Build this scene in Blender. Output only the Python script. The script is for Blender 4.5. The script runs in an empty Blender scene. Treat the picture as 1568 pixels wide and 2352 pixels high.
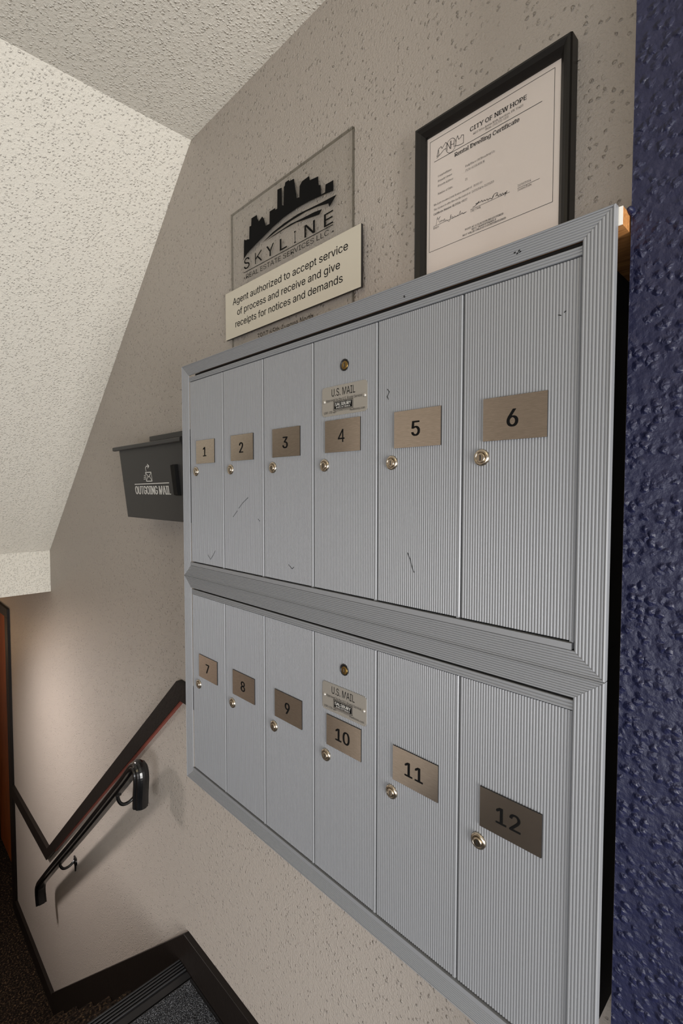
import bpy, math, random
from mathutils import Vector, Matrix
random.seed(7)
C = bpy.context.scene.collection
SC = bpy.context.scene
IN = 0.0254
# Working units are inches: x along the mailbox wall, y into the wall (panel face y=0, wall face y=6.5),
# z up from the joint between the two mailbox units.  W() turns them into metres, landing floor at z=0.
def W(x, y, z): return (x*IN, (y-6.5)*IN, (z+50.7)*IN)
# ------------------------------------------------------------------ camera
CAM = (41.9367, -21.1501, 7.6834)
RX, RD, RF = (0.700535, 0.713617, 0.000715), (0.031328, -0.029752, -0.999066), (-0.712930, 0.699904, -0.043198)
cd = bpy.data.cameras.new('camera'); cam = bpy.data.objects.new('camera', cd); C.objects.link(cam)
m = Matrix.Identity(4)
for i in range(3):
    m[i][0], m[i][1], m[i][2], m[i][3] = RX[i], -RD[i], -RF[i], W(*CAM)[i]
cam.matrix_world = m
cd.sensor_fit = 'VERTICAL'; cd.sensor_height = 36.0; cd.lens = 1137.25/2352*36.0
cd.clip_start = 0.02; cd.clip_end = 50
SC.camera = cam
# ------------------------------------------------------------------ world, lights, exposure
w = bpy.data.worlds.new('world'); SC.world = w; w.use_nodes = True
w.node_tree.nodes['Background'].inputs[0].default_value = (0.75, 0.85, 1.0, 1)
w.node_tree.nodes['Background'].inputs[1].default_value = 0.6
def area(name, loc, target, sx, sy, power, col):
    l = bpy.data.lights.new(name, 'AREA'); l.shape = 'RECTANGLE'; l.size = sx*IN; l.size_y = sy*IN
    l.energy = power; l.color = col
    o = bpy.data.objects.new(name, l); C.objects.link(o); o.location = W(*loc)
    d = Vector(W(*target))-Vector(W(*loc)); o.rotation_euler = d.to_track_quat('-Z', 'Y').to_euler()
    return o
def point(name, loc, r, power, col):
    l = bpy.data.lights.new(name, 'POINT'); l.shadow_soft_size = r*IN; l.energy = power; l.color = col
    o = bpy.data.objects.new(name, l); C.objects.link(o); o.location = W(*loc); return o
area('entry_daylight', (149, -34, -24), (0, -20, -20), 52, 50, 120, (1.0, 0.975, 0.95))       # daylight through the glass entry door
area('frontal_fill', (62, -83, -20), (45, 0, -62), 62, 36, 34, (0.98, 0.98, 1.0))          # added soft frontal fill, set at an unseen made-up landing window
point('landing_lamp', (48, -52, 38), 5, 4.6, (1.0, 0.80, 0.44))                             # ceiling lamp over the landing
def spot(name, loc, target, r, power, col, ang, blend):
    l = bpy.data.lights.new(name, 'SPOT'); l.shadow_soft_size = r*IN; l.energy = power; l.color = col
    l.spot_size = math.radians(ang); l.spot_blend = blend
    o = bpy.data.objects.new(name, l); C.objects.link(o); o.location = W(*loc)
    o.rotation_euler = (Vector(W(*target))-Vector(W(*loc))).to_track_quat('-Z', 'Y').to_euler(); return o
spot('stair_lamp', (-80, -36, -18), (-34, 6, -112), 6, 118, (1.0, 0.90, 0.86), 138, 1.0)      # wall lamp across the stairs
point('hall_lamp', (-121, -9, -34), 4, 2.6, (1.0, 0.62, 0.32))                            # lamp of the lower hall
SC.view_settings.view_transform = 'Standard'; SC.view_settings.look = 'None'
SC.view_settings.gamma = 1.0; SC.view_settings.use_curve_mapping = False
SC.view_settings.exposure = 0.2
# ------------------------------------------------------------------ materials
def srgb(r, g, b):
    f = lambda c: (c/12.92 if c <= .04045 else ((c+.055)/1.055)**2.4)
    return (f(r/255), f(g/255), f(b/255), 1)
MATS = {}
def mat(name, col, rough=.6, metal=0.0, spec=.5, coat=0.0):
    mt = bpy.data.materials.new(name); mt.use_nodes = True
    b = mt.node_tree.nodes['Principled BSDF']
    b.inputs['Base Color'].default_value = col; b.inputs['Roughness'].default_value = rough
    b.inputs['Metallic'].default_value = metal; b.inputs['Specular IOR Level'].default_value = spec
    b.inputs['Coat Weight'].default_value = coat
    MATS[name] = mt; return mt
def N(mt, t, **kw):
    n = mt.node_tree.nodes.new(t)
    for k, v in kw.items():
        if k in n.inputs: n.inputs[k].default_value = v
        else: setattr(n, k, v)
    return n
def coords(mt, scale=(1, 1, 1), rot=(0, 0, 0)):
    tc = N(mt, 'ShaderNodeTexCoord'); mp = N(mt, 'ShaderNodeMapping')
    mp.inputs['Scale'].default_value = scale; mp.inputs['Rotation'].default_value = rot
    mt.node_tree.links.new(tc.outputs['Object'], mp.inputs[0]); return mp.outputs[0]
def noise(mt, vec, scale, detail=2, rough=.5):
    n = N(mt, 'ShaderNodeTexNoise', Scale=scale, Detail=detail, Roughness=rough)
    mt.node_tree.links.new(vec, n.inputs['Vector']); return n.outputs[0]
def ramp(mt, fac, stops, ip='LINEAR'):
    r = N(mt, 'ShaderNodeValToRGB'); e = r.color_ramp.elements; r.color_ramp.interpolation = ip
    while len(e) < len(stops): e.new(.5)
    for el, (p, c) in zip(e, stops): el.position = p; el.color = c if len(c) == 4 else (*c, 1)
    mt.node_tree.links.new(fac, r.inputs[0]); return r.outputs[0]
def mixmath(mt, a, b, op='ADD', k=1.0):
    n = N(mt, 'ShaderNodeMath', operation='MULTIPLY_ADD' if op == 'MADD' else op)
    mt.node_tree.links.new(a, n.inputs[0])
    if isinstance(b, (int, float)): n.inputs[1].default_value = b
    else: mt.node_tree.links.new(b, n.inputs[1])
    return n.outputs[0]
def bump(mt, h, dist, strength=1.0):
    b = N(mt, 'ShaderNodeBump', Strength=strength, Distance=dist)
    mt.node_tree.links.new(h, b.inputs['Height'])
    mt.node_tree.links.new(b.outputs[0], mt.node_tree.nodes['Principled BSDF'].inputs['Normal'])
def setcol(mt, c): mt.node_tree.links.new(c, mt.node_tree.nodes['Principled BSDF'].inputs['Base Color'])
G = lambda v: (v, v, v, 1)
def plaster(name, col, rough, blob, rad, keep, fine, dist, spec=.4, finek=.25, coarse=0, wobble=1.0):
    """rolled texture paint: isolated rounded blobs (every cell, or only some) over a fine grain"""
    mt = mat(name, col, rough, spec=spec); L = mt.node_tree.links
    v = coords(mt)
    wob = N(mt, 'ShaderNodeTexNoise', Scale=blob*1.3, Detail=2.0); L.new(v, wob.inputs['Vector'])
    mx = N(mt, 'ShaderNodeVectorMath', operation='MULTIPLY_ADD'); mx.inputs[1].default_value = (wobble/blob,)*3
    L.new(wob.outputs['Color'], mx.inputs[0]); L.new(v, mx.inputs[2])
    vo = N(mt, 'ShaderNodeTexVoronoi', Scale=blob); L.new(mx.outputs[0], vo.inputs['Vector'])
    r_ = ramp(mt, vo.outputs['Distance'], [(0, G(1)), (rad, G(0))], 'EASE')
    sp = N(mt, 'ShaderNodeSeparateColor'); L.new(vo.outputs['Color'], sp.inputs[0])
    h = mixmath(mt, r_, ramp(mt, sp.outputs[0], [(1-keep, G(0)), (1-keep+.3, G(1))]), 'MULTIPLY')
    h = mixmath(mt, h, mixmath(mt, noise(mt, v, fine, 3, .6), finek, 'MULTIPLY'))
    if coarse: h = mixmath(mt, h, mixmath(mt, noise(mt, v, blob*.6, 2, .5), coarse, 'MULTIPLY'))
    bump(mt, h, dist)
    return mt
WALL = plaster('greige_plaster', srgb(170, 162, 153), .5, 112, .40, .6, 230, .0034, .4, .8, .3)
CEIL = plaster('cream_stipple', srgb(228, 224, 213), .8, 150, .55, .8, 420, .0024, .3, .5, .7)
BLUE = plaster('navy_paint', srgb(24, 27, 55), .45, 110, .62, .85, 300, .0026, .45, .2, .9, .7)
ALU = mat('grey_aluminium', srgb(135, 137, 140), .45, .2)
DARK = mat('black_cavity', srgb(22, 19, 16), .8)
BLACK = mat('black_print', srgb(12, 12, 12), .8, spec=.12)
PLATE = mat('brushed_steel', srgb(182, 172, 160), .22, .97)
v = coords(PLATE, (30, 30, 900)); setcol(PLATE, ramp(PLATE, noise(PLATE, v, 4, 2), [(.3, srgb(186, 174, 160)), (.7, srgb(212, 200, 186))]))
EDGE = mat('plate_edge', srgb(28, 27, 27), .4)
LABEL = mat('label_steel', srgb(176, 172, 164), .45, .7)
NICKEL = mat('nickel', srgb(198, 186, 168), .22, 1.0)
BRASS = mat('aged_brass', srgb(150, 122, 70), .35, 1.0)
WHITE = mat('white_paint', srgb(228, 224, 214), .5)
WOOD = mat('raw_pine', srgb(176, 118, 62), .7)
v = coords(WOOD, (40, 300, 300)); setcol(WOOD, ramp(WOOD, noise(WOOD, v, 1, 3), [(.3, srgb(150, 95, 45)), (.7, srgb(196, 138, 78))]))
DOORW = mat('orange_wood', srgb(150, 78, 24), .5)
v = coords(DOORW, (14, 14, 1.2)); setcol(DOORW, ramp(DOORW, noise(DOORW, v, 4, 4), [(.3, srgb(122, 58, 16)), (.7, srgb(170, 92, 32))]))
TRIM = mat('black_brown_paint', srgb(24, 19, 16), .5, spec=.22)
v = coords(TRIM); bump(TRIM, noise(TRIM, v, 90, 3), .0006)
REDW = mat('red_brown_edge', srgb(120, 58, 46), .6)
FRAME = mat('black_frame', srgb(22, 20, 18), .4, spec=.3)
IRON = mat('black_iron', srgb(12, 12, 13), .22, 0, .6)
BOX = mat('charcoal_powder_coat', srgb(46, 46, 46), .5)
v = coords(BOX); bump(BOX, noise(BOX, v, 700, 2), .0002)
HANDLE = mat('matt_black', srgb(10, 10, 10), .6, spec=.15)
WTXT = mat('white_print', srgb(214, 212, 206), .6)
PAPER = mat('white_paper', srgb(226, 216, 208), .7)
INK = mat('black_ink', srgb(30, 28, 28), .8, spec=.1)
PLAQUE = mat('satin_plaque', srgb(206, 200, 184), .42, .25)
ROOF = mat('dark_wood', srgb(70, 55, 44), .6)
def clear(name, tint, refl):
    mt = bpy.data.materials.new(name); mt.use_nodes = True; nt = mt.node_tree; nt.nodes.clear()
    o = nt.nodes.new('ShaderNodeOutputMaterial'); mx = nt.nodes.new('ShaderNodeMixShader')
    t = nt.nodes.new('ShaderNodeBsdfTransparent'); g = nt.nodes.new('ShaderNodeBsdfGlossy'); fr = nt.nodes.new('ShaderNodeFresnel')
    t.inputs[0].default_value = tint; g.inputs['Roughness'].default_value = refl; fr.inputs[0].default_value = 1.4
    ge = nt.nodes.new('ShaderNodeNewGeometry'); k1 = nt.nodes.new('ShaderNodeMath'); k1.operation = 'SUBTRACT'; k1.inputs[0].default_value = 1; nt.links.new(ge.outputs['Backfacing'], k1.inputs[1]); k2 = nt.nodes.new('ShaderNodeMath'); k2.operation = 'MULTIPLY'; nt.links.new(fr.outputs[0], k2.inputs[0]); nt.links.new(k1.outputs[0], k2.inputs[1]); nt.links.new(k2.outputs[0], mx.inputs[0]); nt.links.new(t.outputs[0], mx.inputs[1]); nt.links.new(g.outputs[0], mx.inputs[2])
    nt.links.new(mx.outputs[0], o.inputs[0]); return mt
ACRYL = clear('clear_acrylic', (.965, .965, .96, 1), .12)
ACEDGE = clear('acrylic_edge', (.72, .72, .70, 1), .3)
GLASS = clear('picture_glass', (.97, .97, .97, 1), .03)
# carpets
CARPET = mat('brown_berber', srgb(40, 32, 26), .95, spec=.1)
v = coords(CARPET)
vo = N(CARPET, 'ShaderNodeTexVoronoi', Scale=80.0); CARPET.node_tree.links.new(v, vo.inputs['Vector'])
setcol(CARPET, ramp(CARPET, noise(CARPET, v, 100, 3, .7), [(.40, srgb(15, 12, 10)), (.56, srgb(38, 30, 23)), (.72, srgb(104, 85, 62))]))
inv = mixmath(CARPET, vo.outputs['Distance'], -1.0, 'MULTIPLY'); bump(CARPET, inv, .006)
MAT = mat('charcoal_mat_pile', srgb(34, 35, 38), .9, spec=.2)
v = coords(MAT)
setcol(MAT, ramp(MAT, noise(MAT, v, 420, 3, .8), [(.42, srgb(16, 16, 18)), (.54, srgb(52, 54, 58)), (.66, srgb(190, 194, 200))]))
bump(MAT, noise(MAT, v, 420, 2, .7), .004)
RUBBER = mat('black_rubber', srgb(26, 26, 28), .42)
# ------------------------------------------------------------------ mesh builder
class MB:
    def __init__(s): s.v = []; s.f = []; s.m = []; s.sm = []; s.mats = []
    def mi(s, mt):
        if mt not in s.mats: s.mats.append(mt)
        return s.mats.index(mt)
    def add(s, vs, fs, mt, smooth=False):
        b = len(s.v); s.v += [tuple(p) for p in vs]; i = s.mi(mt)
        for f in fs: s.f.append([b+k for k in f]); s.m.append(i); s.sm.append(smooth)
        return s
    def box(s, x0, x1, y0, y1, z0, z1, mt):
        vs = [(x, y, z) for x in (x0, x1) for y in (y0, y1) for z in (z0, z1)]
        return s.add(vs, [(0, 1, 3, 2), (4, 6, 7, 5), (0, 4, 5, 1), (2, 3, 7, 6), (0, 2, 6, 4), (1, 5, 7, 3)], mt)
    def bbox(s, x0, x1, y0, y1, z0, z1, mt, b=.04):
        """box whose front (-y) edges are chamfered"""
        o = [(x0, z0), (x1, z0), (x1, z1), (x0, z1)]; i = [(x0+b, z0+b), (x1-b, z0+b), (x1-b, z1-b), (x0+b, z1-b)]
        vs = [(x, y1, z) for x, z in o]+[(x, y0+b, z) for x, z in o]+[(x, y0, z) for x, z in i]
        fs = [(3, 2, 1, 0), (8, 9, 10, 11)]
        for k in range(4):
            n = (k+1) % 4
            fs += [(k, n, 4+n, 4+k), (4+k, 4+n, 8+n, 8+k)]
        return s.add(vs, fs, mt)
    def prism_xz(s, pts, y0, y1, mt):
        n = len(pts); vs = [(x, y0, z) for x, z in pts]+[(x, y1, z) for x, z in pts]
        fs = [tuple(range(n)), tuple(range(2*n-1, n-1, -1))]+[(k, n+k, n+(k+1) % n, (k+1) % n) for k in range(n)]
        return s.add(vs, fs, mt)
    def prism_yz(s, pts, x0, x1, mt, smooth=False):
        n = len(pts); vs = [(x0, y, z) for y, z in pts]+[(x1, y, z) for y, z in pts]
        fs = [tuple(range(n)), tuple(range(2*n-1, n-1, -1))]+[(k, n+k, n+(k+1) % n, (k+1) % n) for k in range(n)]
        return s.add(vs, fs, mt, smooth)
    def poly(s, pts, y, mt):
        return s.add([(x, y, z) for x, z in pts], [tuple(range(len(pts)))], mt)
    def tri(s, pts, y, mt):
        from mathutils.geometry import tessellate_polygon
        t = tessellate_polygon([[Vector((x, z, 0)) for x, z in pts]])
        return s.add([(x, y, z) for x, z in pts], [tuple(q) for q in t], mt)
    def stroke(s, pts, wd, y, mt):
        for (a, b), (c, d) in zip(pts, pts[1:]):
            l = math.hypot(c-a, d-b) or 1e-6; nx, nz = -(d-b)/l*wd/2, (c-a)/l*wd/2; ex, ez = (c-a)/l*wd*.4, (d-b)/l*wd*.4
            s.add([(a+nx-ex, y, b+nz-ez), (a-nx-ex, y, b-nz-ez), (c-nx+ex, y, d-nz+ez), (c+nx+ex, y, d+nz+ez)], [(0, 1, 2, 3)], mt)
        return s
    def lathe(s, cx, cz, prof, mt, n=24, a0=0):
        """revolve (radius, y) profile about the y axis through (cx, cz)"""
        vs = []; fs = []
        for r, y in prof:
            for k in range(n):
                a = 2*math.pi*k/n+a0; vs.append((cx+r*math.cos(a), y, cz+r*math.sin(a)))
        for j in range(len(prof)-1):
            for k in range(n):
                q = (k+1) % n; fs.append((j*n+k, j*n+q, (j+1)*n+q, (j+1)*n+k))
        fs.append(tuple((len(prof)-1)*n+k for k in range(n)))
        return s.add(vs, fs, mt, True)
    def sweep(s, path, prof, side, mt, caps=True, smooth=True):
        """sweep a closed (a, b) profile along path; a runs along `side`, b along side x tangent"""
        n = len(prof); side = Vector(side).normalized(); vs = []; fs = []
        P = [Vector(p) for p in path]
        for i, p in enumerate(P):
            t = (P[min(i+1, len(P)-1)]-P[max(i-1, 0)]).normalized(); u = t.cross(side).normalized()
            for a, b in prof: vs.append(p+side*a+u*b)
        for i in range(len(P)-1):
            for k in range(n):
                q = (k+1) % n; fs.append((i*n+k, i*n+q, (i+1)*n+q, (i+1)*n+k))
        s.add(vs, fs, mt, smooth)
        if caps:
            s.add(vs[:n], [tuple(range(n-1, -1, -1))], mt); s.add(vs[-n:], [tuple(range(n))], mt)
        return s
    def tube(s, path, r, mt, n=12):
        P = [Vector(p) for p in path]; vs = []; fs = []
        up = Vector((0.13, 0.21, 0.97))
        for i, p in enumerate(P):
            t = (P[min(i+1, len(P)-1)]-P[max(i-1, 0)]).normalized(); a = t.cross(up).normalized(); b = t.cross(a)
            rr = r[i] if isinstance(r, (list, tuple)) else r
            for k in range(n):
                th = 2*math.pi*k/n; vs.append(p+a*math.cos(th)*rr+b*math.sin(th)*rr)
        for i in range(len(P)-1):
            for k in range(n):
                q = (k+1) % n; fs.append((i*n+k, i*n+q, (i+1)*n+q, (i+1)*n+k))
        fs += [tuple(range(n)), tuple((len(P)-1)*n+k for k in range(n))]
        return s.add(vs, fs, mt, True)
    def text(s, txt, x0, x1, z0, cap, y, mt, bold=0.0, serif=False, center=None):
        V, F, (bx0, bx1, capn) = glyphs(txt, 0, serif)
        kz = cap/capn
        if center is not None: kx = kz; ox = center-(bx0+bx1)/2*kx
        else: kx = (x1-x0)/(bx1-bx0); ox = x0-bx0*kx
        for q in ((-1, 1) if bold else (0,)):
            for i, f in enumerate(F):            # faces lie a hair apart so overlapping strokes never coincide
                yy = y-.0012*(i % 5)-(.006 if q > 0 else 0)
                s.add([(ox+V[k][0]*kx+q*bold*cap, yy, z0+V[k][1]*kz) for k in f], [tuple(range(len(f)))], mt)
        return s
    def build(s, name, parent=None, origin=None, **props):
        me = bpy.data.meshes.new(name)
        o0 = Vector(W(*origin)) if origin else Vector((0, 0, 0))
        me.from_pydata([tuple(Vector(W(*p))-o0) for p in s.v], [], s.f)
        for mt in s.mats: me.materials.append(mt)
        me.polygons.foreach_set('material_index', s.m); me.polygons.foreach_set('use_smooth', s.sm); me.update()
        ob = bpy.data.objects.new(name, me); C.objects.link(ob)
        if parent is not None:
            ob.parent = parent
            if origin: ob.location = o0-parent_loc(parent)
            else: ob.location = -parent_loc(parent)
        elif origin: ob.location = o0
        for k, val in props.items(): ob[k] = val
        return ob
def parent_loc(o):
    l = Vector((0, 0, 0))
    while o is not None: l += o.location; o = o.parent
    return l
_gc = {}
try: FONT = bpy.data.fonts.load(bpy.utils.system_resource('DATAFILES', path='fonts')+'/Inter.woff2')
except Exception: FONT = None
def glyphs(txt, bold, serif):
    key = (txt, bold, serif)
    if key in _gc: return _gc[key]
    def mesh_of(t):
        cu = bpy.data.curves.new('t', 'FONT'); cu.body = t; cu.font = FONT or cu.font; cu.size = 1; cu.resolution_u = 4; cu.fill_mode = 'FRONT'
        ob = bpy.data.objects.new('t', cu); me = bpy.data.meshes.new_from_object(ob)
        V = [(q.co.x, q.co.y) for q in me.vertices]; F = [tuple(p.vertices) for p in me.polygons]
        bpy.data.objects.remove(ob); bpy.data.curves.remove(cu); bpy.data.meshes.remove(me); return V, F
    capn = max(b for a, b in mesh_of('H')[0]); xh = max(b for a, b in mesh_of('x')[0])
    V, F = mesh_of(txt)
    if serif:
        cnt = {}
        for f in F:
            for a, b in zip(f, f[1:]+f[:1]):
                k = tuple(sorted((a, b))); cnt[k] = cnt.get(k, 0)+1
        extra = []
        for (a, b), c in cnt.items():
            if c != 1: continue
            (xa, ya), (xb, yb) = V[a], V[b]; wd = abs(xa-xb)
            if abs(ya-yb) < .012 and .045 < wd < .2:
                for lev, sg in ((0, 1), (capn, -1), (xh, -1)):
                    if abs(ya-lev) < .03:
                        mx, e = (xa+xb)/2, wd*.5+.055; extra.append((mx-e, mx+e, ya, ya+sg*.045))
        for x0, x1, a, b in extra:
            n = len(V); V += [(x0, a), (x1, a), (x1, b), (x0, b)]; F.append((n, n+1, n+2, n+3))
    r = (V, F, (min(a for a, b in V), max(a for a, b in V), capn)); _gc[key] = r; return r
def chaikin(P, n=2):
    for _ in range(n):
        Q = [P[0]]
        for a, c in zip(P, P[1:]): Q += [tuple(.75*p+.25*q for p, q in zip(a, c)), tuple(.25*p+.75*q for p, q in zip(a, c))]
        P = Q+[P[-1]]
    return P
def empty(name, at, label=None, cat=None, group=None, kind=None):
    o = bpy.data.objects.new(name, None); C.objects.link(o); o.location = W(*at); o.empty_display_size = .05
    if label: o['label'] = label
    if cat: o['category'] = cat
    if group: o['group'] = group
    if kind: o['kind'] = kind
    return o
# ================================================================== the shell
ZF, ZL, ZC = -50.7, -104.7, 46.35          # landing floor, lower floor, ceiling
YW, YL, YB = 6.5, -38.0, -84.0              # mailbox wall, wall across the stairs, back wall of the landing
XE, XN, XD = 150.0, -150.0, -112.0           # entry wall, far end wall, door jamb
KS = 'structure'
b = MB(); b.box(XD, 35.6, YW, YW+4, ZL-4, ZC+4, WALL); b.box(XN, XD, YW, YW+4, -25.2, ZC+4, WALL)
b.build('wall_right', kind=KS)
b = MB(); b.box(35.6, XE, 1.2, YW+4, ZF-4, ZC+4, BLUE); wf = b.build('wall_front', kind=KS)
b = MB(); b.lathe(35.62, 18.75, [(.13, 1.3), (.15, 1.05), (.11, .9), (.05, .82)], BLUE, 12); b.build('paint_drip', wf)
b = MB(); b.box(XN, -16, YL-4, YL, ZL-4, ZC+4, WALL); b.build('wall_left', kind=KS)
b = MB(); b.box(-20, 32, YB-4, YB, ZF-4, ZC+4, WALL); b.box(100, XE, YB-4, YB, ZF-4, ZC+4, WALL)
b.box(32, 100, YB-4, YB, ZF-4, -40, WALL); b.box(32, 100, YB-4, YB, 24, ZC+4, WALL); b.box(-20, -16, YB, YL-4, ZF-4, ZC+4, WALL); b.build('wall_back', kind=KS)
b = MB()                                     # entry wall with the door opening
b.box(XE, XE+4, YB-4, -64, ZF-4, ZC+4, WALL); b.box(XE, XE+4, -4, 10.5, ZF-4, ZC+4, WALL); b.box(XE, XE+4, -64, -4, 32, ZC+4, WALL)
b.build('wall_entry', kind=KS)
b = MB(); b.box(XN-4, XN, YL-4, YW+14, ZL-4, ZC+4, WALL); b.build('wall_end', kind=KS)
b = MB(); b.box(-10, XE+4, YB-4, YW+4, ZC, ZC+4, CEIL); b.build('ceiling', kind=KS)
b = MB(); b.prism_xz([(-10, ZC), (-70, -4.4), (-70, ZC+4), (-10, ZC+4)], YL, YW, CEIL); b.build('ceiling_slope', kind=KS)
b = MB(); b.box(-74, -70, YL, YW, -12.7, -4.4, CEIL); b.build('wall_bulkhead', kind=KS)
b = MB(); b.box(XN, -74, YL, YW, -12.7, -8.7, CEIL); b.build('ceiling_lower', kind=KS)
b = MB(); b.box(-12, XE+4, YB-4, YW+4, ZF-4, ZF, CARPET); b.build('floor_landing', kind=KS)
b = MB(); b.box(XN, -60, YL-4, YW+14, ZL-4, ZL, CARPET); b.build('floor_lower', kind=KS)
# stairs: seven risers down to the lower floor
RUN, RISE = 8.85, (ZF-ZL)/7
st = empty('staircase', (-45, -16, ZL), kind=KS)
for k in range(6):
    z = ZF-RISE*(k+1); xa = -12-RUN*k; xb = xa-RUN-1.0
    pr = [(xb, z-1.3), (xb+.3, z-.35), (xb+1.0, z), (xa, z), (xa, z-RISE-.2), (xb+1, z-RISE-.2), (xb+1, z-1.5)]
    b = MB(); b.prism_xz(pr, YL+.1, 5.75, CARPET); b.build('step', st)
b = MB(); b.box(-13.3, -12.0, YL+.1, 5.75, ZF-RISE-.1, ZF-.35, CARPET); b.build('riser', st)
# rubber nosing at the head of the stairs
no = empty('stair_nosing', (-13.2, -15, ZF), 'ribbed black rubber stair nosing along the landing edge', 'nosing')
b = MB()
pr = [(-14.3, -51.9), (-14.3, -50.55)]
for k in range(5):
    x = -14.2+.4*k
    pr += [(x, -50.4), (x+.04, -50.34), (x+.18, -50.34), (x+.22, -50.4), (x+.24, -50.52), (x+.38, -50.52)]
pr += [(-12.1, -50.45), (-11.2, -50.47), (-11.2, -50.69), (-13.9, -50.69), (-13.9, -51.9)]
b.prism_xz(pr, YL+.2, 5.8, RUBBER); b.build('nosing_strip', no)
# entrance mat on the landing
ma = empty('floor_mat', (10, -14, ZF), 'charcoal speckled entrance mat lying against the baseboard on the landing', 'mat')
b = MB(); b.box(-11.1, 40, -36, 5.8, ZF+.01, ZF+.16, RUBBER); b.build('mat_border', ma)
b = MB(); b.box(-10.9, 39, -35, 5.45, ZF+.16, ZF+.3, MAT); b.build('mat_pile', ma)
b = MB(); rr = random.Random(3)
for k in range(5200):                        # tufts of the part in view
    x = rr.uniform(-10.8, 4); y = rr.uniform(-9, 5.4); h = rr.uniform(.08, .24); r = .045
    a = rr.uniform(0, 6.28); dx, dy = rr.uniform(-.06, .06), rr.uniform(-.06, .06); z = ZF+.29
    b.add([(x+r*math.cos(a+q), y+r*math.sin(a+q), z) for q in (0, 2.1, 4.2)]+[(x+dx, y+dy, z+h)], [(0, 1, 3), (1, 2, 3), (2, 0, 3)], MAT)
b.build('pile_tufts', ma, kind='stuff')
# baseboards and stair skirt, chair rail
bb = empty('baseboard_right', (-30, 6, ZL), kind=KS)
b = MB(); b.bbox(-13, 35.5, 5.85, 6.5, ZF, -46.4, TRIM); b.build('board', bb)
b = MB(); b.prism_xz([(-13, -46.4), (-13, -62), (-74.6, -112), (-74.6, -100.6)], 5.85, 6.5, TRIM); b.build('stair_skirt', bb)
b = MB(); b.bbox(-108.8, -74.6, 5.85, 6.5, ZL, -101.0, TRIM); b.build('board', bb)
cr = empty('trim_1', (-45, 6, -45), kind=KS)
b = MB(); b.prism_xz([(-13.9, -15.25), (1.6, -15.25), (1.6, -17.45), (-13.2, -17.45)], 5.8, 6.5, TRIM); b.build('board', cr)
b = MB(); b.prism_xz([(-13.9, -15.25), (-13.2, -17.45), (-76.0, -71.7), (-75.2, -68.7)], 5.8, 6.5, TRIM); b.build('board', cr)
b = MB(); b.prism_xz([(-75.2, -68.7), (-76.0, -71.7), (-108.8, -72.5), (-108.8, -69.6)], 5.8, 6.5, TRIM); b.build('board', cr)
b = MB(); b.prism_xz([(-13.4, -17.4), (-13.2, -17.7), (-70, -66.72), (-70, -66.45)], 6.0, 6.5, REDW); b.build('raw_edge', cr, label='bare red-brown lower edge of the rail')
# ------------------------------------------------------------------ door of the lower hall
d = empty('door_1', (-129, 9, ZL), kind=KS)
b = MB(); b.box(-146, -112.6, 9.2, 10.9, ZL+.4, -26.1, DOORW); dl = b.build('door_slab', d)
b = MB(); b.lathe(-115.4, -66, [(1.1, 9.2), (1.1, 9.0), (.45, 8.9), (.45, 8.2), (1.0, 7.9), (1.05, 7.4), (.7, 7.1)], NICKEL); b.build('door_knob', dl)
b = MB(); b.bbox(-112.1, -108.8, 5.9, 6.5, ZL, -25.4, TRIM); b.build('casing', d)
b = MB(); b.bbox(-149.5, -108.8, 5.9, 6.5, -25.4, -23.0, TRIM); b.build('casing', d)
b = MB(); b.bbox(-149.5, -146.2, 5.9, 6.5, ZL, -25.4, TRIM); b.build('casing', d)
b = MB(); b.box(-112.6, -112.02, 6.5, 10.5, ZL, -25.4, TRIM); b.build('jamb', d)
b = MB(); b.box(-146.7, -146.1, 6.5, 10.5, ZL, -25.4, TRIM); b.build('jamb', d)
b = MB(); b.box(-146.1, -112.6, 6.5, 10.5, -26.0, -25.25, TRIM); b.build('jamb', d)
# ------------------------------------------------------------------ entry door behind the camera (the light comes through it)
e = empty('door_2', (XE, -34, ZF), kind=KS)
b = MB(); b.box(XE, XE+3, -64, -60, ZF, 32, TRIM); b.box(XE, XE+3, -8, -4, ZF, 32, TRIM); b.box(XE, XE+3, -60, -8, 28, 32, TRIM); b.box(XE, XE+3, -60, -8, ZF, ZF+5, TRIM); b.box(XE, XE+3, -36, -32, ZF+5, 28, TRIM)
b.build('door_frame', e)
wn = empty('added_window_1', (66, YB, -40), kind=KS)  # unseen window, made up to go with the added frontal fill
for q in ((32, 34.5, -40, 24), (97.5, 100, -40, 24), (34.5, 97.5, -40, -37.5), (34.5, 97.5, 21.5, 24), (65, 67, -37.5, 21.5)):
    b = MB(); b.box(q[0], q[1], YB-3, YB-.8, q[2], q[3], TRIM); b.build('added_window_frame', wn)
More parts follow.
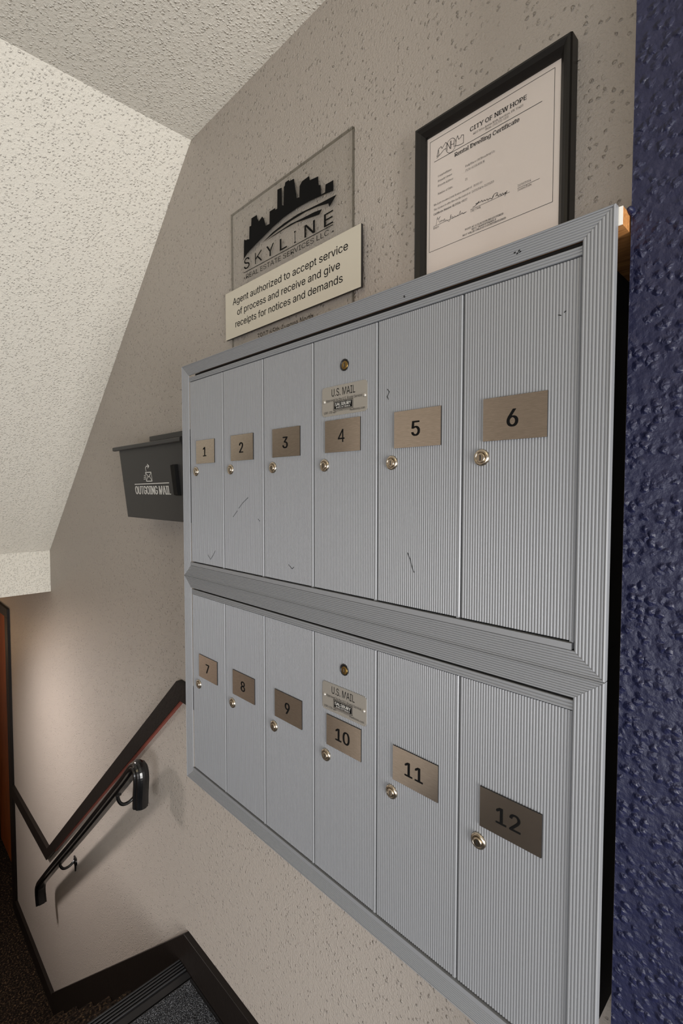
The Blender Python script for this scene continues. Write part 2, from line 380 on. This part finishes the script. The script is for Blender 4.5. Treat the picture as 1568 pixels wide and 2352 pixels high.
# ================================================================== mailbox units
FA, FW = 1.2, 35.4                          # flange width, overall width
DW = (FW-2*FA)/6
def ridges(length, pitch, depth):
    """profile (s, y) of rounded ribs along `length`, crest at y=0"""
    n = max(1, round(length/pitch)); p = length/n; out = []
    for k in range(n):
        a = k*p
        out += [(a+.05*p, depth), (a+.2*p, .22*depth), (a+.36*p, 0), (a+.64*p, 0), (a+.8*p, .22*depth), (a+.95*p, depth)]
    return out
FR = [(0, .32), (0, .0), (.05, -.03), (.1, 0)]+[(.1+s, y) for s, y in ridges(FA-.1, .137, .036)]+[(FA, .02), (FA, .09)]
FT, FBm = .96/FA, 1.0/FA                     # top and bottom flange heights
def rail(side, z0, z1):
    """one mitred flange rail of a frame spanning x 0..FW and z z0..z1"""
    b = MB(); vs = []
    g = .004
    for s, y in FR:
        if side == 'top': vs += [(s+g, y, z1-s*FT), (FW-s-g, y, z1-s*FT)]
        if side == 'bottom': vs += [(s+g, y, z0+s*FBm), (FW-s-g, y, z0+s*FBm)]
        if side == 'left': vs += [(s, y, z0+s*FBm+g), (s, y, z1-s*FT-g)]
        if side == 'right': vs += [(FW-s, y, z0+s*FBm+g), (FW-s, y, z1-s*FT-g)]
    n = len(FR); fl = side in ('top', 'right')
    fs = [(2*k, 2*k+1, 2*k+3, 2*k+2) if not fl else (2*k+2, 2*k+3, 2*k+1, 2*k) for k in range(n-1)]
    b.add(vs, fs, ALU)
    return b
def lock_mesh(b, cx, cz, y0, tint=NICKEL):
    b.lathe(cx, cz, [(.40, y0), (.40, y0-.05), (.37, y0-.1), (.30, y0-.12), (.26, y0-.12), (.25, y0-.09)], tint, 28)
    b.lathe(cx, cz-.02, [(.225, y0-.08), (.225, y0-.15), (.205, y0-.165), (.15, y0-.165)], tint, 24)
    b.box(cx-.035, cx+.035, y0-.168, y0-.1, cz-.15, cz+.11, EDGE)
    b.box(cx-.06, cx-.025, y0-.172, y0-.1, cz-.1, cz+.06, tint)
def carrier_lock(b, cx, cz, y0):
    b.lathe(cx, cz, [(.36, y0), (.36, y0-.03), (.31, y0-.035), (.3, y0-.01)], EDGE, 24)
    b.lathe(cx+.04, cz-.03, [(.25, y0-.01), (.25, y0-.05), (.22, y0-.06)], BRASS, 20)
    b.box(cx+.01, cx+.07, y0-.064, y0-.03, cz-.17, cz+.13, EDGE); b.box(cx-.03, cx+.015, y0-.07, y0-.03, cz-.12, cz+.06, NICKEL)
YD = .10                                     # door face (rib crest) behind the flange face
def door_mesh(x0, z0, z1):
    b = MB(); prof = [(.025, .5), (.025, .06), (.04, .04)]+[(.055+s, y) for s, y in ridges(DW-.19, .137, .034)]+[(DW-.13, -.01), (DW-.095, -.012), (DW-.045, .045), (DW-.045, .5)]
    vs = []
    for s, y in prof: vs += [(x0+s, YD+y, z0), (x0+s, YD+y, z1)]
    n = len(prof)
    b.add(vs, [(2*k, 2*k+1, 2*k+3, 2*k+2) for k in range(n-1)], ALU)
    b.add([(x0+.02, YD+.04, z1), (x0+DW-.06, YD+.04, z1), (x0+DW-.06, YD+.5, z1), (x0+.02, YD+.5, z1)], [(0, 1, 2, 3)], ALU)
    b.add([(x0+.02, YD+.04, z0), (x0+DW-.06, YD+.04, z0), (x0+DW-.06, YD+.5, z0), (x0+.02, YD+.5, z0)], [(3, 2, 1, 0)], ALU)
    return b
PEN = {2: [[(10.19, 7.15), (9.5, 6.75), (8.9, 6.3)], [(8.7, 6.1), (8.1, 5.61)], [(11.48, 5.58), (11.7, 5.42)]], 5: [[(23.93, 13.3), (24.06, 13.15), (23.97, 12.98), (23.9, 12.9), (24.0, 12.74)], [(25.4, 4.32), (25.6, 3.95), (25.7, 3.6), (25.84, 3.31)]],
       1: [[(5.33, 2.68), (4.9, 2.2), (4.53, 1.88), (4.1, 2.21)]], 3: [[(15.08, 2.57), (15.46, 2.31), (15.65, 2.45)]], 6: [[(33.26, 15.04), (33.36, 15.0)], [(33.5, 15.09), (33.56, 15.13)]]}
def mailbox_unit(zb, zt, first, name, label, gz, plates, locks, cz, lz, skew):
    u = empty(name, (FW/2, 6.4, zb), label, 'mailbox', 'banks of six grey mailboxes')
    for side in ('top', 'bottom', 'left', 'right'):
        b = rail(side, zb+.012, zt-.012)
        if side == 'top' and first == 1:
            for x, z in ((31.3, 18.2), (31.42, 18.12), (31.5, 18.22), (31.55, 18.15), (25.11, 18.01), (25.14, 17.95)): b.stroke([(x, z), (x+.05, z+.02)], .05, -.006, BLACK)
        b.build('frame_rail', u)
    b = MB(); b.box(1.3, 34.1, .62, 6.45, zb, zt-(.75 if first == 1 else .01), DARK); b.build('box_body', u)
    b = MB()                                 # header strip with horizontal ribs above the doors
    vs = []; prof = [(s, y) for s, y in ridges(gz[0]-gz[1], .137, .04)]
    prof = [(0, .4)]+prof+[(gz[0]-gz[1], .4)]
    for s, y in prof: vs += [(FA+.02, YD-.04+y, gz[0]-s), (FW-FA-.02, YD-.04+y, gz[0]-s)]
    b.add(vs, [(2*k+2, 2*k+3, 2*k+1, 2*k) for k in range(len(prof)-1)], ALU); b.build('header_strip', u)
    b = MB(); b.box(FA+.02, FW-FA-.12, .0, .5, zb+1.03, gz[3]-.09, ALU); b.build('sill_strip', u)
    for i in range(6):
        n = first+i; x0 = FA+DW*i; z1 = gz[2]; z0 = gz[3]
        b = door_mesh(x0, z0, z1)
        for pts in PEN.get(n, []): b.stroke(pts, .035, YD-.006, BLACK)
        b.box(x0+DW-.24, x0+DW-.07, YD+.02, YD+.2, z0-.07, z0+.01, ALU)
        dr = b.build('door', u)
        cx, czp = plates[i]; pw, ph = 1.515, .985
        b = MB(); y = YD-.075
        b.add([(cx-pw, y, czp-ph), (cx+pw, y, czp-ph), (cx+pw, y, czp+ph), (cx-pw, y, czp+ph)], [(0, 1, 2, 3)], PLATE)
        b.box(cx-pw, cx+pw, y+.002, YD, czp-ph, czp+ph, EDGE)
        if n == 4:
            fx, fz, q = cx-.36, czp-.4, y-.006
            b.stroke([(fx+.43, fz+.04), (fx+.43, fz+.74)], .1, q, BLACK); b.stroke([(fx+.05, fz+.22), (fx+.54, fz+.22)], .09, q-.002, BLACK); b.stroke([(fx+.07, fz+.25), (fx+.40, fz+.72)], .085, q-.004, BLACK)
        else: b.text(str(n), 0, 0, czp-.4, .78, y-.006, BLACK, .035, center=cx-.06)
        b.build('number_plate', dr)
        b = MB(); lock_mesh(b, locks[i][0], locks[i][1], YD); b.build('door_lock', dr)
        if i == 3:
            b = MB(); carrier_lock(b, 20.55, cz, YD); b.build('carrier_lock', dr, label='brass-cored master lock above the label')
            b = MB(); xa, xb, za, zt2 = 18.57, 22.43, lz-.9, lz+.9; y = YD-.03; r = .22
            pts = []
            for ccx, ccz, a0 in ((xb-r, zt2-r, 0), (xa+r, zt2-r, 90), (xa+r, za+r, 180), (xb-r, za+r, 270)):
                pts += [(ccx+r*math.cos(math.radians(a0+t)), ccz+r*math.sin(math.radians(a0+t))) for t in (0, 30, 60, 90)]
            b.prism_xz(pts, y, YD+.02, LABEL); y -= .006
            b.text('U.S. MAIL', 19.45, 21.47, lz+.28, .45, y, BLACK)
            b.text('Approved by the U.S. Postal Service', 18.95, 22.0, lz-.02, .16, y, BLACK)
            b.poly([(19.68, lz-.52), (21.22, lz-.52), (21.22, lz-.1), (19.68, lz-.1)], y-.002, BLACK)
            b.stroke([(19.62, lz-.57), (21.28, lz-.57), (21.28, lz-.05), (19.62, lz-.05), (19.62, lz-.57)], .03, y, BLACK)
            b.text('SALSBURY', 19.76, 21.14, lz-.34, .19, y-.006, WTXT, .05)
            b.text('INDUSTRIES', 19.84, 21.06, lz-.48, .09, y-.006, WTXT, .04)
            b.text('Proven Leadership in Quality Since 1936', 19.8, 21.15, lz-.67, .06, y, BLACK)
            b.text('USPS-STD-4B+', 18.75, 19.87, lz-.75, .14, y, BLACK)
            b.text('mailboxes.com', 21.03, 22.25, lz-.75, .14, y, BLACK)
            for rx in (18.76, 22.22): b.lathe(rx, lz+.02, [(.12, y+.006), (.11, y-.03), (.07, y-.06), (.02, y-.07)], LABEL, 14)
            b.build('mail_label', dr)
    return u
P1 = [(3.92, 10.97), (9.46, 10.98), (14.89, 11.0), (20.40, 11.03), (25.99, 10.98), (31.38, 10.98)]
P2 = [(3.99, -7.67), (9.44, -7.62), (15.01, -7.59), (20.52, -7.62), (26.02, -7.6), (31.47, -7.59)]
L1 = [(2.27, 9.33), (7.8, 9.34), (13.35, 9.31), (18.78, 9.27), (24.28, 9.22), (29.78, 9.25)]
L2 = [(2.32, -9.44), (7.8, -9.43), (13.34, -9.41), (18.9, -9.38), (24.38, -9.39), (29.87, -9.41)]
u1 = mailbox_unit(0, 18.72, 1, 'mailbox_unit', 'upper bank of grey ribbed aluminium mailboxes numbered 1 to 6', (17.58, 17.2, 17.14, 1.40), P1, L1, 15.24, 13.2, 0)
u2 = mailbox_unit(-18.72, 0, 7, 'mailbox_unit', 'lower bank of grey ribbed aluminium mailboxes numbered 7 to 12', (-1.10, -1.55, -1.57, -17.31), P2, L2, -3.38, -5.45, 0)
# batten behind the panel edge
ba = empty('wood_batten', (33, 2, 18), 'white painted wood batten end sticking out behind the upper right mailbox corner', 'batten')
b = MB(); b.box(2, 35.54, .36, .4, 18.0, 18.7, WHITE); b.build('painted_face', ba)
b = MB(); b.box(2, 35.54, .4, 6.4, 18.0, 18.7, WOOD); b.build('batten_body', ba, label='bare orange wood end')
# ================================================================== things on the wall
# clear acrylic sign with the printed logo
sg = empty('acrylic_sign', (6.8, 6.4, 20), 'clear acrylic wall sign with black skyline logo above the mailboxes', 'sign')
b = MB(); b.box(-1.57, 15.2, 6.22, 6.42, 19.0, 34.9, ACRYL)
b.box(-1.57, 15.2, 6.21, 6.43, 34.88, 34.93, ACEDGE); b.box(15.18, 15.23, 6.21, 6.43, 19, 34.93, ACEDGE); b.box(-1.585, -1.565, 6.21, 6.43, 19, 34.93, ACEDGE)
b.build('acrylic_panel', sg)
sky = [(0.64, 30.01), (0.7, 31.69), (0.88, 31.68), (0.96, 31.57), (1.31, 31.55), (1.57, 31.46), (1.62, 32.61), (1.91, 32.58), (1.96, 33.25), (2.86, 33.22), (2.9, 32.89), (3.14, 32.52), (3.69, 32.76), (3.96, 32.42), (4.22, 31.72), (4.79, 31.69), (4.82, 32.75), (5.63, 32.74), (5.68, 32.57), (5.94, 32.57), (5.98, 34.18), (6.6, 34.09), (6.62, 32.59), (6.84, 32.48), (6.9, 34.03), (7.03, 34.06), (7.09, 34.32), (7.6, 34.32), (7.66, 34.18), (8.29, 34.12), (8.64, 32.36), (8.98, 32.29), (9.03, 33.18), (9.36, 33.44), (10.26, 33.47), (10.33, 33.1), (11.37, 32.95), (11.41, 32.23), (11.65, 32.17), (11.72, 31.37), (12.18, 31.36), (12.23, 31.94), (13.14, 31.89), (13.14, 31.09), (11.72, 31.28), (10.44, 31.44), (8.79, 31.53), (6.88, 31.45), (5.36, 31.22), (3.94, 30.91), (2.65, 30.63), (1.3, 30.29), (0.45, 29.8)]
sw1 = [(3.66, 30.39), (5.18, 30.75), (6.88, 30.94), (8.79, 30.99), (10.44, 30.85), (11.72, 30.74), (12.54, 30.7), (13.5, 30.64), (12.68, 30.02), (12.57, 30.35), (11.3, 30.6), (9.85, 30.77), (7.85, 30.77), (5.87, 30.66)]
sw2 = [(4.03, 30.36), (6.04, 30.5), (7.84, 30.54), (9.4, 30.42), (10.87, 30.34), (11.82, 30.2), (11.51, 29.91), (10.14, 30.11), (8.47, 30.38), (6.87, 30.43), (5.53, 30.47)]
y = 6.205
b = MB()
for p_ in (sky, sw1, sw2): b.tri(p_, y, BLACK)
b.build('skyline_logo', sg)
b = MB()
for i, ch in enumerate('SKYLINE'):           # widely tracked capitals
    xa = [.68, 2.5, 4.3, 6.3, 8.3, 9.65, 12.06][i]; xb = [1.6, 3.55, 5.45, 7.3, 8.5, 10.95, 13.1][i]
    zz = 28.9-.02*xa
    if ch == 'K':
        b.stroke([(xa+.07, zz+.05), (xa+.07, zz+.95)], .13, y, BLACK); b.stroke([(xa+.12, zz+.42), (xb-.06, zz+.94)], .13, y-.003, BLACK); b.stroke([(xa+.42, zz+.58), (xb-.04, zz+.05)], .13, y-.006, BLACK)
    else: b.text(ch, xa, xb, zz, 1.0, y, BLACK, .012)
b.stroke([(.62, 28.62), (13.08, 28.52)], .06, y, BLACK)
b.text('REAL ESTATE SERVICES LLC', 1.03, 12.61, 27.93, .42, y, BLACK)
for x, z in ((.74, 28.1), (13.1, 28.0)): b.poly([(x-.06, z-.06), (x+.06, z-.06), (x+.06, z+.06), (x-.06, z+.06)], y, BLACK)
b.text('3907 65th Avenue North', 2.8, 10.7, 21.75, .58, y, BLACK)
b.build('lettering', sg)
# metal plaque fixed across the sign
pq = empty('sign_plaque', (7, 6.1, 22.7), 'pale satin metal plaque with three lines of black text across the clear sign', 'plaque')
b = MB(); b.box(-2.32, 16.34, 5.98, 6.18, 22.74, 27.33, EDGE)
b.add([(-2.32, 5.975, 22.74), (16.34, 5.975, 22.74), (16.34, 5.975, 27.33), (-2.32, 5.975, 27.33)], [(0, 1, 2, 3)], PLAQUE); b.build('plate', pq)
b = MB(); y = 5.968
b.text('Agent authorized to accept service', -.97, 14.98, 25.9, .62, y, BLACK, .012)
b.text('of process and receive and give', -.21, 14.12, 24.76, .62, y, BLACK, .012)
b.text('receipts for notices and demands', -.54, 14.42, 23.66, .62, y, BLACK, .012)
b.build('lettering', pq)
# framed certificate
fr = empty('certificate_frame', (26.4, 6.4, 18.9), 'black framed rental certificate hanging above the right end of the mailboxes', 'framed certificate')
FX0, FX1, FZ0, FZ1 = 21.45, 31.4, 18.85, 31.17
FP = [(0, 6.45), (0, 5.75), (.06, 5.62), (.2, 5.58), (.32, 5.66), (.42, 5.72), (.55, 5.86), (.64, 5.95), (.66, 6.05), (.66, 6.3)]
for side in range(4):
    b = MB(); vs = []
    for s, yy in FP:
        if side == 0: vs += [(FX0+s, yy, FZ1-s), (FX1-s, yy, FZ1-s)]
        if side == 1: vs += [(FX1-s, yy, FZ0+s), (FX0+s, yy, FZ0+s)]
        if side == 2: vs += [(FX0+s, yy, FZ0+s), (FX0+s, yy, FZ1-s)]
        if side == 3: vs += [(FX1-s, yy, FZ1-s), (FX1-s, yy, FZ0+s)]
    b.add(vs, [(2*k+2, 2*k+3, 2*k+1, 2*k) for k in range(len(FP)-1)], FRAME); b.build('frame_rail', fr)
b = MB(); b.box(FX0+.3, FX1-.3, 6.2, 6.42, FZ0+.3, FZ1-.3, DARK); b.build('backing', fr)
b = MB(); b.box(FX0+.6, FX1-.6, 6.06, 6.09, FZ0+.6, FZ1-.6, GLASS); b.build('glass_pane', fr)
b = MB(); y = 6.15
b.box(FX0+.45, FX1-.45, y, 6.2, FZ0+.45, FZ1-.45, PAPER); y -= .012
B_ = lambda t, x0, x1, z, cap, bold=0.0, serif=True: b.text(t, x0, x1, z, cap, y, INK, bold, serif)
b.stroke([(22.32, 23.25), (22.32, 30.22), (30.35, 30.22), (30.35, 23.25), (22.32, 23.25)], .025, y, INK)
B_('CITY OF NEW HOPE', 25.25, 28.8, 29.44, .25, .04)
B_('4401 Xylon Avenue North, New Hope, MN  55428', 25.46, 28.6, 29.17, .12)
B_('Phone: (763) 531-5100', 26.29, 27.74, 29.0, .12)
b.stroke([(22.66, 28.85), (29.67, 28.85)], .03, y, INK)
B_('Rental Dwelling Certificate', 24.17, 28.39, 28.46, .24, .04)
B_('ComplexName:', 22.95, 23.99, 27.77, .12); B_('Property Owner:', 22.95, 24.02, 27.46, .12); B_('Property Address:', 22.95, 24.11, 27.16, .12); B_('Number of Units:', 22.95, 24.08, 26.66, .12)
B_('Park Place Off Broadway Llc', 24.95, 26.92, 27.485, .12); B_('7136 60TH AVE N', 24.95, 26.25, 27.21, .12); B_('12', 24.95, 25.1, 26.69, .12)
B_('We have received your license amount of   $285.00', 22.64, 26.11, 26.07, .12); B_('This License is effective for the period of  12/02/24 to 12/31/25', 22.64, 26.88, 25.77, .12)
B_('Certificate Number: RL2024-0277', 22.64, 25.11, 25.48, .12, .02)
b.stroke([(22.64, 24.79), (25.07, 24.79)], .02, y, INK); B_('Mayor', 22.63, 23.06, 24.61, .12)
b.stroke([(25.35, 24.8), (27.87, 24.8)], .02, y, INK); B_('City Clerk', 25.35, 26.04, 24.64, .12)
B_('12/02/2024', 28.36, 29.12, 24.87, .12); b.stroke([(28.36, 24.79), (29.62, 24.79)], .02, y, INK); B_('Issued Date', 28.36, 29.16, 24.63, .12)
B_('POST AT LOCATION REGISTERED', 24.98, 27.51, 23.69, .1, .03); B_('NOT TRANSFERABLE', 25.44, 27.05, 23.54, .1, .03); B_('NOT VALID UNLESS COUNTERSIGNED', 24.81, 27.67, 23.39, .1, .03)
sig1 = [(22.83, 24.82), (22.96, 25.36), (22.92, 25.08), (23.22, 25.29), (23.0, 25.11), (23.11, 24.84), (23.26, 25.01), (23.19, 24.89), (23.36, 24.97), (23.35, 24.83), (23.5, 25.03), (23.47, 24.81), (23.61, 24.88), (23.86, 24.61), (23.99, 25.14), (23.87, 24.83), (24.1, 24.92), (24.03, 24.72), (24.24, 24.9), (24.31, 24.73), (24.44, 24.87), (24.48, 24.72), (24.67, 25.1), (24.58, 24.74), (24.77, 24.89), (24.84, 24.72), (25.07, 24.8)]
sig2 = [(25.5, 24.88), (25.72, 24.9), (25.97, 25.13), (25.81, 24.92), (25.65, 25.04), (26.03, 24.97), (26.1, 25.08), (26.16, 24.92), (26.28, 25.03), (26.32, 24.91), (26.47, 25.01), (26.5, 24.86), (26.62, 24.98), (26.78, 24.83), (26.95, 25.16), (26.72, 24.77), (26.89, 25.11), (27.19, 25.06), (26.96, 24.89), (27.13, 24.98), (27.17, 24.81), (27.31, 24.96), (27.33, 24.79), (27.46, 24.95), (27.49, 24.78), (27.63, 24.93), (27.58, 24.77), (27.75, 24.99), (27.58, 24.69)]
b.stroke(chaikin(sig1), .018, y, INK); b.stroke(chaikin(sig2), .028, y, INK)
for L_ in ([(22.85, 29.09), (23.0, 29.14), (22.97, 29.5), (22.86, 29.1)], [(22.85, 29.0), (23.2, 29.18), (23.4, 29.3), (23.56, 29.27)], [(22.99, 29.52), (23.17, 29.58), (23.24, 29.43), (23.51, 29.67), (23.66, 29.5)], [(23.62, 29.12), (23.62, 29.58), (23.85, 29.12), (23.86, 29.58)], [(23.9, 29.1), (23.91, 29.58), (23.9, 29.33), (24.12, 29.3), (24.14, 29.52), (24.12, 29.1)], [(24.25, 29.14), (24.28, 29.47), (24.38, 29.66), (24.45, 29.4), (24.62, 29.45), (24.65, 29.55), (24.8, 29.5), (24.8, 29.02), (24.56, 29.02), (24.18, 29.12)]): b.stroke(L_, .03, y, INK)
b.stroke([(23.9+.36*math.cos(t*math.pi/10), 29.29+.42*math.sin(t*math.pi/10)) for t in range(21)], .025, y, INK)
b.build('certificate_paper', fr)
# outgoing mail box
ob = empty('outgoing_mailbox', (-14, 6.4, 4.4), 'charcoal metal outgoing mail box on the wall left of the mailboxes', 'mailbox')
OX0, OX1 = -21.7, -5.2
b = MB(); b.prism_yz([(2.5, 12.65), (3.45, 4.35), (6.45, 4.35), (6.45, 12.65)], OX0, OX1, BOX); b.build('box_body', ob)
b = MB(); b.prism_yz([(2.05, 12.55), (1.95, 12.62), (1.95, 12.95), (2.05, 13.02), (6.45, 13.6), (6.45, 13.4), (2.3, 12.75), (2.3, 12.55)], OX0-.7, OX1+.7, BOX); b.build('lid', ob)
b = MB(); b.box(-21.2, -5.8, 6.15, 6.48, 14.0, 14.6, BOX); b.build('back_flange', ob)
b = MB()
fy = lambda z: 2.5+(12.65-z)/8.3*.95
def front(pts): return [(x, fy(z)-.03, z) for x, z in pts]
hx = -7.75; hh = [(hx, 10.4), (hx+1.15, 10.4), (hx+1.15, 7.15), (hx, 7.15)]
vs = front(hh)+[(x, yy-.32, z) for x, yy, z in front([(hx+.15, 10.3), (hx+1.0, 10.3), (hx+1.0, 7.25), (hx+.15, 7.25)])]
b.add(vs, [(4, 5, 6, 7), (0, 1, 5, 4), (1, 2, 6, 5), (2, 3, 7, 6), (3, 0, 4, 7)], HANDLE); b.build('pull_handle', ob)
tb = MB()
tb.text('OUTGOING MAIL', -18.2, -8.95, 7.24, .95, 0, WTXT, .06)
tb.stroke([(-18.2, 8.42), (-9.1, 8.5)], .09, 0, WTXT)
tb.stroke([(-14.75, 8.75), (-13.2, 8.75), (-13.2, 9.75), (-14.75, 9.75), (-14.75, 8.75)], .09, 0, WTXT)
tb.stroke([(-14.75, 9.75), (-13.97, 9.2), (-13.2, 9.75)], .09, 0, WTXT); tb.stroke([(-14.75, 8.75), (-14.2, 9.3)], .09, 0, WTXT); tb.stroke([(-13.2, 8.75), (-13.75, 9.3)], .09, 0, WTXT)
for zz, xl in ((9.0, -15.4), (9.2, -15.3), (9.4, -15.2)): tb.stroke([(xl, zz), (-14.95, zz)], .07, 0, WTXT)
tb.stroke([(-14.5, 9.9), (-14.6, 10.25), (-14.3, 10.45), (-13.7, 10.45)], .1, 0, WTXT); tb.stroke([(-13.95, 10.65), (-13.55, 10.45), (-13.95, 10.25)], .1, 0, WTXT)
tb.v = [(x, fy(z)-.02, z) for x, yy, z in tb.v]; tb.build('lettering', ob)
# handrail
hr = empty('handrail', (-45, 5, -52), 'black iron handrail with drooping ends on the wall beside the stairs', 'handrail')
YR = 3.75
ax = [(-71.9, -77.6), (-72.55, -75.9), (-72.6, -74.4), (-71.9, -73.1), (-69.5, -70.9), (-61.2, -63.4), (-43, -47.4), (-26.3, -32.3), (-23.6, -29.8), (-22.2, -28.4), (-21.1, -27.6), (-20.2, -27.35), (-19.6, -27.9), (-19.4, -28.9), (-19.55, -30.2), (-19.75, -31.4), (-19.8, -32.7)]
path = [(x, YR, z) for x, z in chaikin(ax)]
HP = [(-.95, -.5), (-.98, -.3), (-.95, -.1), (-.8, -.02), (-.8, .1), (-.72, .3), (-.5, .4), (-.42, .5), (-.15, .58), (.15, .58), (.42, .5), (.5, .4), (.72, .3), (.8, .1), (.8, -.02), (.95, -.1), (.98, -.3), (.95, -.5), (.5, -.58), (.5, -.85), (-.5, -.85), (-.5, -.58)]
b = MB(); b.sweep(path, HP, (0, 1, 0), IRON, smooth=False); b.build('rail', hr)
def bracket(x, z):
    b = MB()
    b.tube(chaikin([(x, YR, z+.2), (x, YR+.05, z-1.0), (x+.05, YR+.6, z-1.9), (x+.1, YR+1.6, z-1.9), (x+.1, 6.3, z-1.2)]), .24, IRON)
    b.box(x-.5, x+.5, YR-.35, YR+.35, z-.15, z+.15, IRON)
    b.lathe(x+.1, z-1.5, [(.75, 6.48), (.75, 6.3), (.6, 6.2), (.3, 6.15)], IRON, 18)
    b.prism_xz([(x-.45, z-.6), (x+.1, z-3.4), (x+.65, z-.6)], 6.25, 6.48, IRON)
    b.build('bracket', hr)
bracket(-57.6, -60.6); bracket(-28.0, -34.6)
